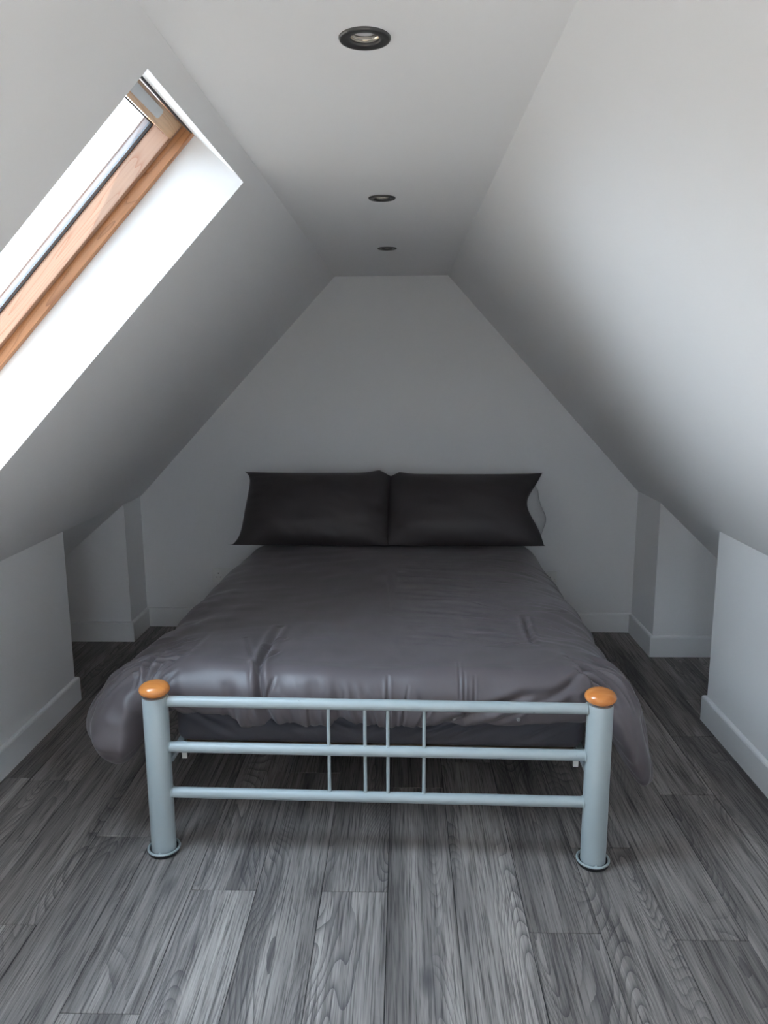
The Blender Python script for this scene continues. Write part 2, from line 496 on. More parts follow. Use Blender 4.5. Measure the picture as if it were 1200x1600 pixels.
# lower run over the recess
q.append([(B[0], KL - 0.1, B[1]), (B[0], yb(B[0]), B[1]), (E_[0], yb(E_[0]), E_[1]), (E_[0], KL - 0.1, E_[1])])
quads_obj('ceiling_left', q, WALL)
uR = np.array([AR[0] - BR[0], 0, AR[1] - BR[1]]); uR /= np.linalg.norm(uR)
nR = np.array([uR[2], 0, -uR[0]])
def slopeR(s, y, w=0.0):
    p = np.array([AR[0], 0, AR[1]]) + uR * s + nR * w
    return (p[0], y, p[2])
RS = float(np.linalg.norm(AR - BR))
RY0, RY1 = -0.25, 0.50            # unseen roof window beside the camera, added to brighten the near end
yr = lambda s: yb(slopeR(s, 0)[0])
q = [[slopeR(0, Y0), slopeR(0, yr(0)), slopeR(WS0, yr(WS0)), slopeR(WS0, Y0)],
     [slopeR(WS1, Y0), slopeR(WS1, yr(WS1)), slopeR(-RS, yr(-RS)), slopeR(-RS, Y0)],
     [slopeR(WS0, Y0), slopeR(WS0, RY0), slopeR(WS1, RY0), slopeR(WS1, Y0)],
     [slopeR(WS0, RY1), slopeR(WS0, yr(WS0)), slopeR(WS1, yr(WS1)), slopeR(WS1, RY1)],
     [(BR[0], KR - 0.1, BR[1]), (BR[0], yb(BR[0]), BR[1]), (ER[0], yb(ER[0]), ER[1]), (ER[0], KR - 0.1, ER[1])]]
for (sa, ya_), (sb, yb_) in (((WS0, RY0), (WS0, RY1)), ((WS0, RY1), (WS1, RY1)), ((WS1, RY1), (WS1, RY0)), ((WS1, RY0), (WS0, RY0))):
    q.append([slopeR(sa, ya_), slopeR(sb, yb_), slopeR(sb, yb_, WD), slopeR(sa, ya_, WD)])
quads_obj('ceiling_right', q, WALL)

# back wall
prof = [(E_[0], 0), tuple(E_), tuple(B), tuple(A), tuple(AR), tuple(BR), tuple(ER), (ER[0], 0)]
quads_obj('wall_back', [[(x, yb(x), z) for x, z in prof]], WALL)
# knee walls (sloped tops tuck under the roof)
structure(prism('wall_left', [(B[0], 0), (B[0], B[1]), (B[0] - 0.1, B[1] - 0.0852), (B[0] - 0.1, 0)], Y0, KL, WALL))
structure(prism('wall_right', [(BR[0], 0), (BR[0], BR[1]), (BR[0] + 0.1, BR[1] - 0.0963), (BR[0] + 0.1, 0)], Y0, KR, WALL))
# piers in the back corners
zl = lambda x: 0.807 - 0.852 * (B[0] - x)
zr = lambda x: 0.844 - 0.963 * (x - BR[0])
def pier(name, xin, xout, yf, zf):
    V = [(xin, yf, 0), (xin, yf, zf(xin)), (xout, yf, zf(xout)), (xout, yf, 0), (xin, yb(xin), 0), (xin, yb(xin), zf(xin))]
    return structure(obj(name, V, [(0, 1, 2, 3), (0, 4, 5, 1)], WALL))
pier('wall_left_pier', XPL, E_[0], PL, zl)
pier('wall_right_pier', XPR, ER[0], PR, zr)
# eaves walls at the far side of the recesses
quads_obj('wall_left_eaves', [[(E_[0], KL - 0.1, 0), (E_[0], PL, 0), (E_[0], PL, E_[1]), (E_[0], KL - 0.1, E_[1])],
                              [(B[0] - 0.1, KL - 0.1, 0), (E_[0], KL - 0.1, 0), (E_[0], KL - 0.1, E_[1]), (B[0] - 0.1, KL - 0.1, zl(B[0] - 0.1))]], WALL)
quads_obj('wall_right_eaves', [[(ER[0], KR - 0.1, 0), (ER[0], PR, 0), (ER[0], PR, ER[1]), (ER[0], KR - 0.1, ER[1])],
                               [(BR[0] + 0.1, KR - 0.1, 0), (ER[0], KR - 0.1, 0), (ER[0], KR - 0.1, ER[1]), (BR[0] + 0.1, KR - 0.1, zr(BR[0] + 0.1))]], WALL)

# wall behind the camera, with an unseen gable window added to lighten the back wall
GX0, GX1, GZ0, GZ1 = -0.44, 0.32, 1.05, 1.72
def gslope_l(z): return A[0] + (B[0] - A[0]) * (ZC - z) / (ZC - B[1])
def gslope_r(z): return AR[0] + (BR[0] - AR[0]) * (ZC - z) / (ZC - BR[1])
q = [[(B[0], Y0, 0), (BR[0], Y0, 0), (BR[0], Y0, BR[1]), (gslope_r(GZ0), Y0, GZ0), (gslope_l(GZ0), Y0, GZ0), (B[0], Y0, B[1])],
     [(gslope_l(GZ0), Y0, GZ0), (GX0, Y0, GZ0), (GX0, Y0, GZ1), (gslope_l(GZ1), Y0, GZ1)],
     [(GX1, Y0, GZ0), (gslope_r(GZ0), Y0, GZ0), (gslope_r(GZ1), Y0, GZ1), (GX1, Y0, GZ1)],
     [(gslope_l(GZ1), Y0, GZ1), (gslope_r(GZ1), Y0, GZ1), (AR[0], Y0, ZC), (A[0], Y0, ZC)]]
for (xa, za), (xb, zb) in (((GX0, GZ0), (GX1, GZ0)), ((GX1, GZ0), (GX1, GZ1)), ((GX1, GZ1), (GX0, GZ1)), ((GX0, GZ1), (GX0, GZ0))):
    q.append([(xa, Y0, za), (xb, Y0, zb), (xb, Y0 - 0.12, zb), (xa, Y0 - 0.12, za)])
quads_obj('wall_front', q, WALL)
gw = tag(empty('window_3_added', (0, Y0 - 0.10, 0)), kind='structure')
for lo, hi in (((GX0, -.03, GZ0), (GX1, .03, GZ0 + .04)), ((GX0, -.03, GZ1 - .04), (GX1, .03, GZ1)), ((GX0, -.03, GZ0 + .04), (GX0 + .04, .03, GZ1 - .04)),
               ((GX1 - .04, -.03, GZ0 + .04), (GX1, .03, GZ1 - .04))):
    box('frame_bar', lo, hi, PLASTIC, gw, 0.004)
obj('pane', [(GX0 + .04, 0, GZ0 + .04), (GX1 - .04, 0, GZ0 + .04), (GX1 - .04, 0, GZ1 - .04), (GX0 + .04, 0, GZ1 - .04)], [(0, 1, 2, 3)], GLASS, gw)

# skirting boards
structure(skirting('baseboard_left', [(B[0] - 0.1, KL), (B[0], KL), (B[0], Y0)][::-1][::-1], GLOSSW))
structure(skirting('baseboard_right', [(BR[0], Y0), (BR[0], KR), (BR[0] + 0.1, KR)], GLOSSW))
structure(skirting('baseboard_back', [(XPR, yb(XPR)), (XPL, yb(XPL))], GLOSSW))
structure(skirting('baseboard_left_pier', [(XPL, yb(XPL) - 0.017), (XPL, PL), (E_[0], PL)], GLOSSW))
structure(skirting('baseboard_right_pier', [(ER[0], PR), (XPR, PR), (XPR, yb(XPR) - 0.017)], GLOSSW))

# ------------------------------------------------------------------ floor: base and separate laminate boards
floor = structure(obj('floor', [(E_[0], Y0, -0.0022), (ER[0], Y0, -0.0022), (ER[0], 4.46, -0.0022), (E_[0], 4.46, -0.0022),
                                (E_[0], Y0, -0.06), (ER[0], Y0, -0.06), (ER[0], 4.46, -0.06), (E_[0], 4.46, -0.06)],
                      [(0, 1, 2, 3), (7, 6, 5, 4), (0, 4, 5, 1), (1, 5, 6, 2), (2, 6, 7, 3), (3, 7, 4, 0)], SUBFLOOR))
PW, PLN = 0.1945, 1.285
JOINT = {-3: 2.023, -1: 2.022, 2: 1.863, 3: 2.247, 4: 1.842, 5: 2.566, -5: 2.285, -6: 1.869, -7: 2.63, -4: 2.86, -2: 2.70, 0: 2.60, 1: 2.79, 6: 3.02, 7: 2.1}
plank_cache = {}
def plank_mesh(w, l):
    key = (round(w, 4), round(l, 4))
    if key not in plank_cache:
        g, c, t = 0.0010, 0.0010, 0.008
        a, b_ = w / 2 - g, l / 2 - g
        V = [(-a, -b_, -t), (a, -b_, -t), (a, b_, -t), (-a, b_, -t),
             (-a, -b_, -c), (a, -b_, -c), (a, b_, -c), (-a, b_, -c),
             (-a + c, -b_ + c, 0), (a - c, -b_ + c, 0), (a - c, b_ - c, 0), (-a + c, b_ - c, 0)]
        Fs = [(3, 2, 1, 0)] + [(i, (i + 1) % 4, (i + 1) % 4 + 4, i + 4) for i in range(4)] + [(i + 4, (i + 1) % 4 + 4, (i + 1) % 4 + 8, i + 8) for i in range(4)] + [(8, 9, 10, 11)]
        me = bpy.data.meshes.new('plank'); me.from_pydata(V, [], Fs); me.materials.append(PLANK); me.update()
        plank_cache[key] = me
    return plank_cache[key]
for col in range(-12, 11):
    xa, xb = -0.045 + PW * col, -0.045 + PW * (col + 1)
    xa, xb = max(xa, E_[0]), min(xb, ER[0])
    if xb - xa < 0.01: continue
    j = JOINT.get(col, 2.0 + ((col * 0.437) % 1.0) * PLN)
    while j > Y0: j -= PLN
    while j < 4.46:
        ya, yb2 = max(j, Y0), min(j + PLN, 4.46)
        if yb2 - ya > 0.02:
            o = link(bpy.data.objects.new('plank', plank_mesh(xb - xa, yb2 - ya)), floor)
            o.location = ((xa + xb) / 2, (ya + yb2) / 2, 0)
        j += PLN

# ------------------------------------------------------------------ roof window
def roof_window(name, o0, lx, ly, lz):
    win = tag(empty(name), kind='structure')
    o0 = Vector(o0); lx, ly, lz = Vector(lx), Vector(ly), Vector(lz)
    win.matrix_world = Matrix.Translation(o0) @ Matrix([lx, ly, lz]).transposed().to_4x4()
    W_, L_ = WY1 - WY0, WS0 - WS1
    def wbox(name, x0, x1, y0, y1, z0, z1, mat, parent=None, bevel=0.0015):
        return box(name, (x0, y0, z0), (x1, y1, z1), mat, parent or win, bevel)
    fz0, fz1 = WD, WD + 0.11
    # fixed outer frame: four bars
    wbox('frame_bar', -0.03, 0.0187, -L_ - 0.03, 0.03, fz0, fz1, PINE_F)
    wbox('frame_bar', W_ - 0.0187, W_ + 0.03, -L_ - 0.03, 0.03, fz0, fz1, PINE_F)
    wbox('frame_bar', 0.0187, W_ - 0.0187, -0.0022, 0.03, fz0 + 0.03, fz1, PINE_X)
    wbox('gasket', 0.0187, W_ - 0.0187, -0.0034, 0.03, fz0, fz0 + 0.03, RUBBER, None, 0.0005)  # dark strip standing in for the shade in the gap above the sash
    wbox('frame_bar', 0.0187, W_ - 0.0187, -L_ - 0.03, -L_ + 0.0187, fz0, fz1, PINE_X)
    # pivoting sash
    sz0, sz1 = WD + 0.027, WD + 0.077
    sash = empty('sash'); sash.parent = win
    def sbar(x0, x1, y0, y1, mat, z0=sz0, z1=sz1): return wbox('sash_bar', x0, x1, y0, y1, z0, z1, mat, sash, 0.002)
    sbar(0.0195, 0.039, -L_ + 0.02, -0.006, PINE)
    sbar(W_ - 0.039, W_ - 0.0195, -L_ + 0.02, -0.006, PINE)
    sbar(0.0392, W_ - 0.0392, -0.0500, -0.006, PINE_X, sz0 - 0.004)
    sbar(0.0392, W_ - 0.0392, -L_ + 0.02, -L_ + 0.064, PINE_X)
    # ventilation flap bar on the head rail: grey strip with rounded ends
    bm = bmesh.new()
    bx0, bx1, by0, by1 = 0.175, W_ - 0.175, -0.0375, -0.0145
    rr = 0.006; pts = []
    for cx, cy, a0 in ((bx1 - rr, by1 - rr, 0), (bx0 + rr, by1 - rr, 90), (bx0 + rr, by0 + rr, 180), (bx1 - rr, by0 + rr, 270)):
        for k in range(7):
            a = math.radians(a0 + 15 * k); pts.append((cx + rr * math.cos(a), cy + rr * math.sin(a)))
    zt = sz0 - 0.0045
    top = [bm.verts.new((x, y, zt - 0.004)) for x, y in pts]
    bot = [bm.verts.new((x, y, zt)) for x, y in pts]
    bm.faces.new(top); bm.faces.new(bot[::-1])
    for i in range(len(pts)): bm.faces.new((top[i], bot[i], bot[(i + 1) % len(pts)], top[(i + 1) % len(pts)]))
    bmesh.ops.bevel(bm, geom=[e for e in bm.edges if e.verts[0] in top and e.verts[1] in top], offset=0.001, segments=2, affect='EDGES')
    vb = bobj('vent_bar', bm, ALU, sash); vb['label'] = 'grey metal ventilation bar'
    # glazing: gaskets, spacer, two panes
    gx0, gx1, gy0, gy1 = 0.039, W_ - 0.039, -L_ + 0.064, -0.0505
    gz = WD + 0.0775
    gk = bmesh.new(); sp = bmesh.new()
    for (a, b_, c, d) in ((gx0, gx0 + 0.004, gy0, gy1), (gx1 - 0.004, gx1, gy0, gy1), (gx0, gx1, gy1 - 0.004, gy1), (gx0, gx1, gy0, gy0 + 0.004)):
        add_box(gk, (a - 0.003, c, gz), (b_ - 0.0012, d, gz + 0.004))
        add_box(gk, (a - 0.003, c, gz + 0.0225), (b_ + 0.0025, d, gz + 0.0250))
        add_box(sp, (a - 0.002, c, gz + 0.0055), (b_ + 0.001, d, gz + 0.022))
    bobj('gasket', gk, RUBBER, sash)['label'] = 'black rubber gasket'
    bobj('spacer', sp, SPACER, sash)
    for zz in (gz + 0.0052, gz + 0.0222):
        obj('pane', [(gx0, gy0, zz), (gx1, gy0, zz), (gx1, gy1, zz), (gx0, gy1, zz)], [(0, 1, 2, 3)], GLASS, sash)
    return win
roof_window('window_1', slopeL(WS0, WY1), (0, -1, 0), u, nrm)
roof_window('window_2_added', slopeR(WS0, RY0), (0, 1, 0), uR, nR)  # out of view, added for its daylight

# ------------------------------------------------------------------ downlights
def downlight(x, y, label, group='recessed downlights along the ceiling'):
    root = tag(empty('downlight', (x, y, ZC)), label, 'downlight', group)
    bm = bmesh.new()
    add_lathe(bm, [(0.0235, 0.002), (0.0235, -0.0015), (0.025, -0.0028), (0.0275, -0.0032), (0.031, -0.0040), (0.0365, -0.0046), (0.0395, -0.0038), (0.0410, -0.0015), (0.0410, 0.0)], 64)
    bobj('bezel', bm, NICKEL, root, True, 50)
    bm = bmesh.new()
    add_lathe(bm, [(0.0236, -0.001), (0.0236, 0.016), (0.0242, 0.0165), (0.030, 0.0165), (0.030, 0.06), (0.0, 0.06)], 48)
    bobj('housing', bm, CHROME, root, True, 40)
    bm = bmesh.new()
    add_torus(bm, 0.0224, 0.0012, (0, 0, 0.006), 40, 8)
    bobj('retaining_clip', bm, CHROME, root, True)
    bm = bmesh.new()
    add_lathe(bm, [(0, 0.0125), (0.008, 0.0122), (0.016, 0.0125), (0.019, 0.0120), (0.0215, 0.0105), (0.0228, 0.0125), (0.0228, 0.018), (0.014, 0.04), (0, 0.045)], 40)
    bobj('lamp', bm, LAMPGLASS, root, True, 45)
    return root
downlight(*LIGHTS[0], 'round dark metal recessed downlight nearest the camera, beside the skylight')
downlight(*LIGHTS[1], 'round dark metal recessed downlight second from the camera, in mid ceiling')
downlight(*LIGHTS[2], 'round dark metal recessed downlight farthest away, closest to the back wall')

# ------------------------------------------------------------------ sockets on the back wall
def socket(x0, z0, label):
    ang = math.atan2(-0.0325, 1)
    root = tag(empty('wall_socket', (x0, yb(x0), z0), ang), label, 'socket', 'sockets either side of the bed')
    bm = add_box(bmesh.new(), (0, -0.009, 0), (0.146, 0, 0.086), 0.003, 3)
    bobj('faceplate', bm, PLASTIC, root)
    for k in (0, 1):
        cx = 0.037 + 0.072 * k
        pins = bmesh.new()
        add_box(pins, (cx - 0.002, -0.0096, 0.050), (cx + 0.002, -0.0088, 0.058))
        add_box(pins, (cx - 0.0142, -0.0096, 0.029), (cx - 0.0078, -0.0088, 0.033))
        add_box(pins, (cx + 0.0078, -0.0096, 0.029), (cx + 0.0142, -0.0088, 0.033))
        bobj('pin_holes', pins, DARKHOLE, root)
        box('rocker_switch', (cx + 0.006, -0.012, 0.062), (cx + 0.018, -0.0088, 0.079), PLASTIC, root, 0.0012)
    for sx in (0.012, 0.134):
        bm = bmesh.new(); add_tube(bm, (sx, -0.0095, 0.043), (sx, -0.0085, 0.043), 0.003, 12); bobj('screw', bm, SCREW, root)
socket(-1.133, 0.278, 'white double wall socket half hidden left of the bed')
socket(0.748, 0.273, 'white wall socket peeping out right of the bed')

# ------------------------------------------------------------------ bed frame
BX, BY, BR_ = -0.0872, 2.189, math.radians(-1.69)
bed = tag(empty('bed_frame', (BX, BY, 0), BR_), 'pale blue-grey tubular metal bed frame with wooden ball caps on its posts', 'bed')
PX = 0.6775
def post(x, y, h, cap=True):
    bm = bmesh.new()
    add_lathe(bm, [(0.0, 0.004), (0.036, 0.004), (0.0385, 0.006), (0.0387, h - 0.004), (0.0375, h), (0, h)], 56, (x, y, 0))
    p = bobj('post', bm, BLUEGREY, bed, True, 40)
    if cap:
        bm = bmesh.new()
        prof = [(0.0, 0.0)]
        for k in range(1, 24):
            a = -math.pi / 2 + math.pi * k / 23
            prof.append((0.0470 * abs(math.cos(a)) ** 0.8 if k < 23 else 0.0, 0.0235 + 0.0235 * math.sin(a)))
        add_lathe(bm, prof, 56, (x, y, h - 0.001))
        c = bobj('post_cap', bm, BEECH, p, True); c['label'] = 'rounded orange-varnished wooden cap'
    bm = bmesh.new()
    add_torus(bm, 0.0480, 0.0038, (x, y, 0.0150))
    add_box(bm, (x - 0.004, y - 0.049, 0.0125), (x + 0.004, y - 0.038, 0.0185), 0.001)
    bobj('foot_ring', bm, BLUEGREY, p, True, 60)
    bm = bmesh.new()
    add_lathe(bm, [(0, 0), (0.046, 0), (0.0485, 0.003), (0.0485, 0.0105), (0.044, 0.0122), (0, 0.0122)], 48, (x, y, 0))
    bobj('foot_pad', bm, RUBBER, p, True, 40)['label'] = 'black rubber foot pad'
    return p
FH = 0.528
post(-PX, 0, FH); post(PX, 0, FH)
HY = 2.085
post(-PX, HY, 0.72, False); post(PX, HY, 0.72, False)
RZ = (0.511, 0.360, 0.206)
def rail(y, z, r=0.0168):
    bm = bmesh.new(); add_tube(bm, (-PX + 0.033, y, z), (PX - 0.033, y, z), r, 32)
    o = bobj('rail', bm, BLUEGREY, bed, True, 40)
    for s in (-1, 1):
        w = bmesh.new(); add_torus(w, r + 0.0005, 0.0022, (0, 0, 0), 28, 8)
        bmesh.ops.transform(w, matrix=Matrix.Translation((s * (PX - 0.0385), y, z)) @ Matrix.Rotation(math.pi / 2, 4, 'Y'), verts=w.verts[:])
        bobj('weld', w, BLUEGREY, o, True)
    return o
for z in RZ: rail(0, z)
for z in (0.69, 0.50, 0.30): rail(HY, z)
for x in (-0.141, -0.029, 0.041, 0.152):
    for za, zb in ((RZ[1], RZ[0]), (RZ[2], RZ[1])):
        bm = bmesh.new(); add_tube(bm, (x, 0, za + 0.013), (x, 0, zb - 0.013), 0.0053, 16)
        add_torus(bm, 0.0055, 0.0018, (x, 0, za + 0.0172), 16, 6)
        bobj('spindle', bm, BLUEGREY, bed, True, 50)
for s in (-1, 1):
    box('side_rail', (s * 0.655 - 0.0125, 0.03, 0.291), (s * 0.655 + 0.0125, HY - 0.03, 0.3085), BLUEGREY, bed, 0.004)
SLATW = plain('brown_slat', (0.22, 0.15, 0.09, 1), 0.6)
for k in range(13):
    y = 0.160 + k * 0.147
    box('slat', (-0.635, y - 0.027, 0.297), (0.635, y + 0.027, 0.3075), SLATW, bed, 0.002)
    for s in (-1, 1):
        bm = add_box(bmesh.new(), (s * 0.640 - 0.0125, y - 0.03, 0.284), (s * 0.640 + 0.0125, y + 0.03, 0.2965), 0.003)
        add_box(bm, (s * 0.640 - 0.0085, y - 0.030, 0.250), (s * 0.640 + 0.0085, y - 0.022, 0.290), 0.002)
        bobj('slat_holder', bm, CREAM, bed)['label'] = 'small cream plastic slat holder'

# ------------------------------------------------------------------ mattress in its fitted sheet
def rounded_perimeter(hx, ya, yb_, rc, n_foot, n_corner, n_side, n_head):
    """plan outline with its outward normals, counter-clockwise from the foot"""
    out = []
    def line(p, q_, nx, ny, n):
        for k in range(n):
            t = k / n; out.append((p[0] + (q_[0] - p[0]) * t, p[1] + (q_[1] - p[1]) * t, nx, ny))
    def arc(cx, cy, a0, n):
        for k in range(n):
            a = math.radians(a0 + 90 * k / n); out.append((cx + rc * math.cos(a), cy + rc * math.sin(a), math.cos(a), math.sin(a)))
    line((-hx + rc, ya), (hx - rc, ya), 0, -1, n_foot); arc(hx - rc, ya + rc, -90, n_corner)
    line((hx, ya + rc), (hx, yb_ - rc), 1, 0, n_side); arc(hx - rc, yb_ - rc, 0, 20)
    line((hx - rc, yb_), (-hx + rc, yb_), 0, 1, n_head); arc(-hx + rc, yb_ - rc, 90, 20)
    line((-hx, yb_ - rc), (-hx, ya + rc), -1, 0, n_side); arc(-hx + rc, ya + rc, 180, n_corner)
    return np.array(out)
mp = rounded_perimeter(0.668, 0.125, 2.03, 0.05, 260, 16, 60, 40)
mz0, mz1, mr = 0.309, 0.505, 0.03
prof = [(-0.30, mz0)] + [(-mr + mr * math.sin(a), mz0 + mr - mr * math.cos(a)) for a in np.linspace(0, math.pi / 2, 7)] \
     + [(0.0, z) for z in np.linspace(mz0 + mr, mz1 - mr, 30)[1:-1]] + [(-mr + mr * math.cos(a), mz1 - mr + mr * math.sin(a)) for a in np.linspace(0, math.pi / 2, 7)] + [(-0.30, mz1)]
prof = np.array(prof)
MX = mp[:, 0:1] + mp[:, 2:3] * prof[:, 0]; MY = mp[:, 1:2] + mp[:, 3:4] * prof[:, 0]; MZ = np.broadcast_to(prof[:, 1], MX.shape).copy()
MX[:, [0, -1]] = mp[:, 0:1] * 0.5; MY[:, [0, -1]] = 1.08 + (mp[:, 1:2] - 1.08) * 0.5
md = 0.010 * vnoise((MX - 1.5 * MZ) * 8, (MZ + 0.4 * MX) * 8, 3) + 0.005 * vnoise((MX - 1.2 * MZ) * 19, (MZ + 0.4 * MX) * 14, 5)
for a, b_, dep in (((0.05, 0.34), (0.30, 0.46), .012), ((0.12, 0.325), (0.44, 0.47), .010), ((-0.28, 0.46), (-0.05, 0.34), .011), ((-0.44, 0.45), (-0.20, 0.35), .010),
                   ((-.06, .345), (.12, .45), .010), ((.2, .33), (.40, .41), .009), ((-.64, .44), (-.45, .33), .008), ((.45, .33), (.63, .42), .008)):
    md = md + crease(MX, MZ, [a, b_], dep, 0.010)
md *= sstep(0.3, 0.9, -mp[:, 3:4]) * sstep(mz0, mz0 + 0.03, MZ)
md = np.clip(md, -0.03, 0.012)
MX = MX + mp[:, 2:3] * md; MY = MY + mp[:, 3:4] * md
ni, nj = MX.shape
mi = np.arange(ni * nj).reshape(ni, nj); mn = np.roll(mi, -1, 0)
mq = np.stack([mi[:, :-1], mn[:, :-1], mn[:, 1:], mi[:, 1:]], -1).reshape(-1, 4)
mat_o = np_mesh('mattress', np.stack([MX, MY, MZ], -1).reshape(-1, 3), mq, SHEET)
bm = bmesh.new(); bm.from_mesh(mat_o.data); bm.verts.ensure_lookup_table()
for j in (0, nj - 1): bm.faces.new([bm.verts[int(i)] for i in mi[:, j]])
bmesh.ops.recalc_face_normals(bm, faces=bm.faces[:])
bm.to_mesh(mat_o.data); bm.free()
mat_o.location = (BX, BY, 0); mat_o.rotation_euler = (0, 0, BR_)
tag(mat_o, 'mattress in a slate grey fitted sheet, seen between the footboard rails', 'mattress')

# ------------------------------------------------------------------ duvet
def spline(ctrl, n):
    """ctrl: (..., K, 2) control points -> (..., n, 2), Catmull-Rom"""
    K = ctrl.shape[-2]
    P = np.concatenate([2 * ctrl[..., :1, :] - ctrl[..., 1:2, :], ctrl, 2 * ctrl[..., -1:, :] - ctrl[..., -2:-1, :]], axis=-2)
    t = np.linspace(0, K - 1 - 1e-6, n); i = t.astype(int); f = (t - i)[:, None]
    p0, p1, p2, p3 = (P[..., i + k, :] for k in range(4))
    return 0.5 * (2 * p1 + (p2 - p0) * f + (2 * p0 - 5 * p1 + 4 * p2 - p3) * f ** 2 + (3 * p1 - p0 - 3 * p2 + p3) * f ** 3)
def bed_local(px, py, z=0.585):
    """where a line of sight meets the duvet's top, in bed coordinates (used to site its creases)"""
    d = _M.to_3x3() @ Vector(((px - 600) / F_PX, -(py - 800) / F_PX, -1.0))
    p = Vector((0, 0, CAM_H)) + d * ((z - CAM_H) / d.z)
    x, y = p.x - BX, p.y - BY
    c, s = math.cos(-BR_), math.sin(-BR_)
    return (c * x - s * y, s * x + c * y)
hx, ya, yz, rc = 0.60, 0.172, 2.0, 0.10
NP, NI, NB = 760, 104, 104
per = rounded_perimeter(hx, ya, yz, rc, 330, 100, 300, 90); NP = len(per)
bxp, byp, nx, ny = per.T
ZT = 0.578
L0 = np.array([(0, ZT), (.10, .572), (.20, .545), (.262, .49), (.282, .42), (.262, .355), (.20, .318), (.16, .34), (.13, .40), (.09, .46)])   # left, mid-bed
L1 = np.array([(0, ZT), (.13, .574), (.25, .540), (.335, .470), (.368, .395), (.338, .320), (.27, .285), (.21, .315), (.16, .36), (.11, .45)])  # left, foot end
R0 = np.array([(0, ZT), (.08, .568), (.15, .540), (.195, .49), (.215, .42), (.220, .36), (.205, .33), (.17, .35), (.14, .40), (.09, .46)])
R1 = np.array([(0, ZT), (.10, .568), (.195, .532), (.262, .46), (.298, .365), (.318, .265), (.322, .180), (.282, .21), (.21, .31), (.12, .45)])
F0 = np.array([(0, ZT), (.035, .574), (.068, .555), (.092, .52), (.098, .485), (.094, .455), (.082, .428), (.068, .440), (.060, .47), (.050, .50)])
H0 = np.array([(0, ZT), (.03, .577), (.06, .575), (.085, .570), (.10, .562), (.108, .558), (.11, .556), (.10, .5555), (.09, .555), (.08, .555)])
t_f = 1 - sstep(0.15, 0.9, byp)                      # 1 at the foot, 0 towards the head
t_r = 1 - sstep(0.12, 0.55, byp)
side = np.where((nx < 0)[:, None, None], L0 + (L1 - L0) * t_f[:, None, None], R0 + (R1 - R0) * t_r[:, None, None])
t_h = sstep(1.2, 1.9, byp)
side = side.copy(); side[..., 0] *= (1 - 0.16 * t_h)[:, None] * np.where(nx < 0, 1.0, 0.98)[:, None]
foot = np.broadcast_to(F0, side.shape).copy()
# scalloped hem at the foot: drop of the lower control points
hem = np.interp(bxp, [-.62, -.58, -.50, -.43, -.36, -.28, -.20, -.12, -.02, .05, .2, .35, .45, .56, .62],
                     [.44, .462, .460, .420, .425, .448, .430, .450, .440, .425, .432, .430, .432, .450, .44])
shift = (hem - 0.022 - 0.428)
for k, wgt in ((3, .15), (4, .4), (5, .8), (6, 1.0), (7, 1.0), (8, .6)): foot[:, k, 1] += shift * wgt
end = np.where((ny > 0)[:, None, None], H0, foot)
wx = np.abs(nx) ** 2; wy = np.abs(ny) ** 2
wx_s = sstep(0.10, 0.85, wx)                        # how far the flank profile takes over around the corner
ctrl_off_x = side[..., 0] * np.abs(nx)[:, None] ** 0.7
ctrl_off_y = end[..., 0] * np.abs(ny)[:, None] ** 0.5
ctrl_z = side[..., 1] * wx_s[:, None] + end[..., 1] * (1 - wx_s)[:, None]
cx_ = spline(np.stack([ctrl_off_x, ctrl_z], -1), NB); cy_ = spline(np.stack([ctrl_off_y, ctrl_z], -1), NB)
BX_ = bxp[:, None] + np.sign(nx)[:, None] * cx_[..., 0]
BY_ = byp[:, None] + np.sign(ny)[:, None] * cy_[..., 0]
BZ_ = cx_[..., 1]
# interior rings
cyl = np.clip(byp, ya + 0.55, yz - 0.55)
m = np.linspace(0.04, 1, NI, endpoint=False)[None, :]
IX = bxp[:, None] * m; IY = cyl[:, None] + (byp - cyl)[:, None] * m; IZ = np.full_like(IX, ZT)
X = np.concatenate([IX, BX_], 1); Y = np.concatenate([IY, BY_], 1); Z = np.concatenate([IZ, BZ_], 1)
# unfolded coordinates (cloth space) for wrinkles
seg = np.sqrt(np.diff(X, axis=1) ** 2 + np.diff(Y, axis=1) ** 2 + np.diff(Z, axis=1) ** 2)
arcl = np.concatenate([np.zeros((NP, 1)), np.cumsum(seg, 1)], 1)
arcb = np.maximum(arcl - arcl[:, NI:NI + 1], 0)
S = np.where(arcb > 0, bxp[:, None] + nx[:, None] * arcb, X)
T = np.where(arcb > 0, byp[:, None] + ny[:, None] * arcb, Y)
# normals
def grid_normals(X, Y, Z):
    P = np.stack([X, Y, Z], -1)
    du = np.roll(P, -1, 0) - np.roll(P, 1, 0); dv = np.gradient(P, axis=1)
    n = np.cross(du, dv); n /= np.maximum(np.linalg.norm(n, axis=-1, keepdims=True), 1e-9)
    return n
Nn = grid_normals(X, Y, Z)
if Nn[..., 2][:, :NI].mean() < 0: Nn = -Nn
D = np.zeros_like(X)
D += 0.026 * vnoise(S * 2.3 + 7.1, T * 2.0 + 1.3, 1) + 0.013 * vnoise(S * 5.2, T * 4.6, 2) + 0.004 * vnoise(S * 11, T * 10, 4)
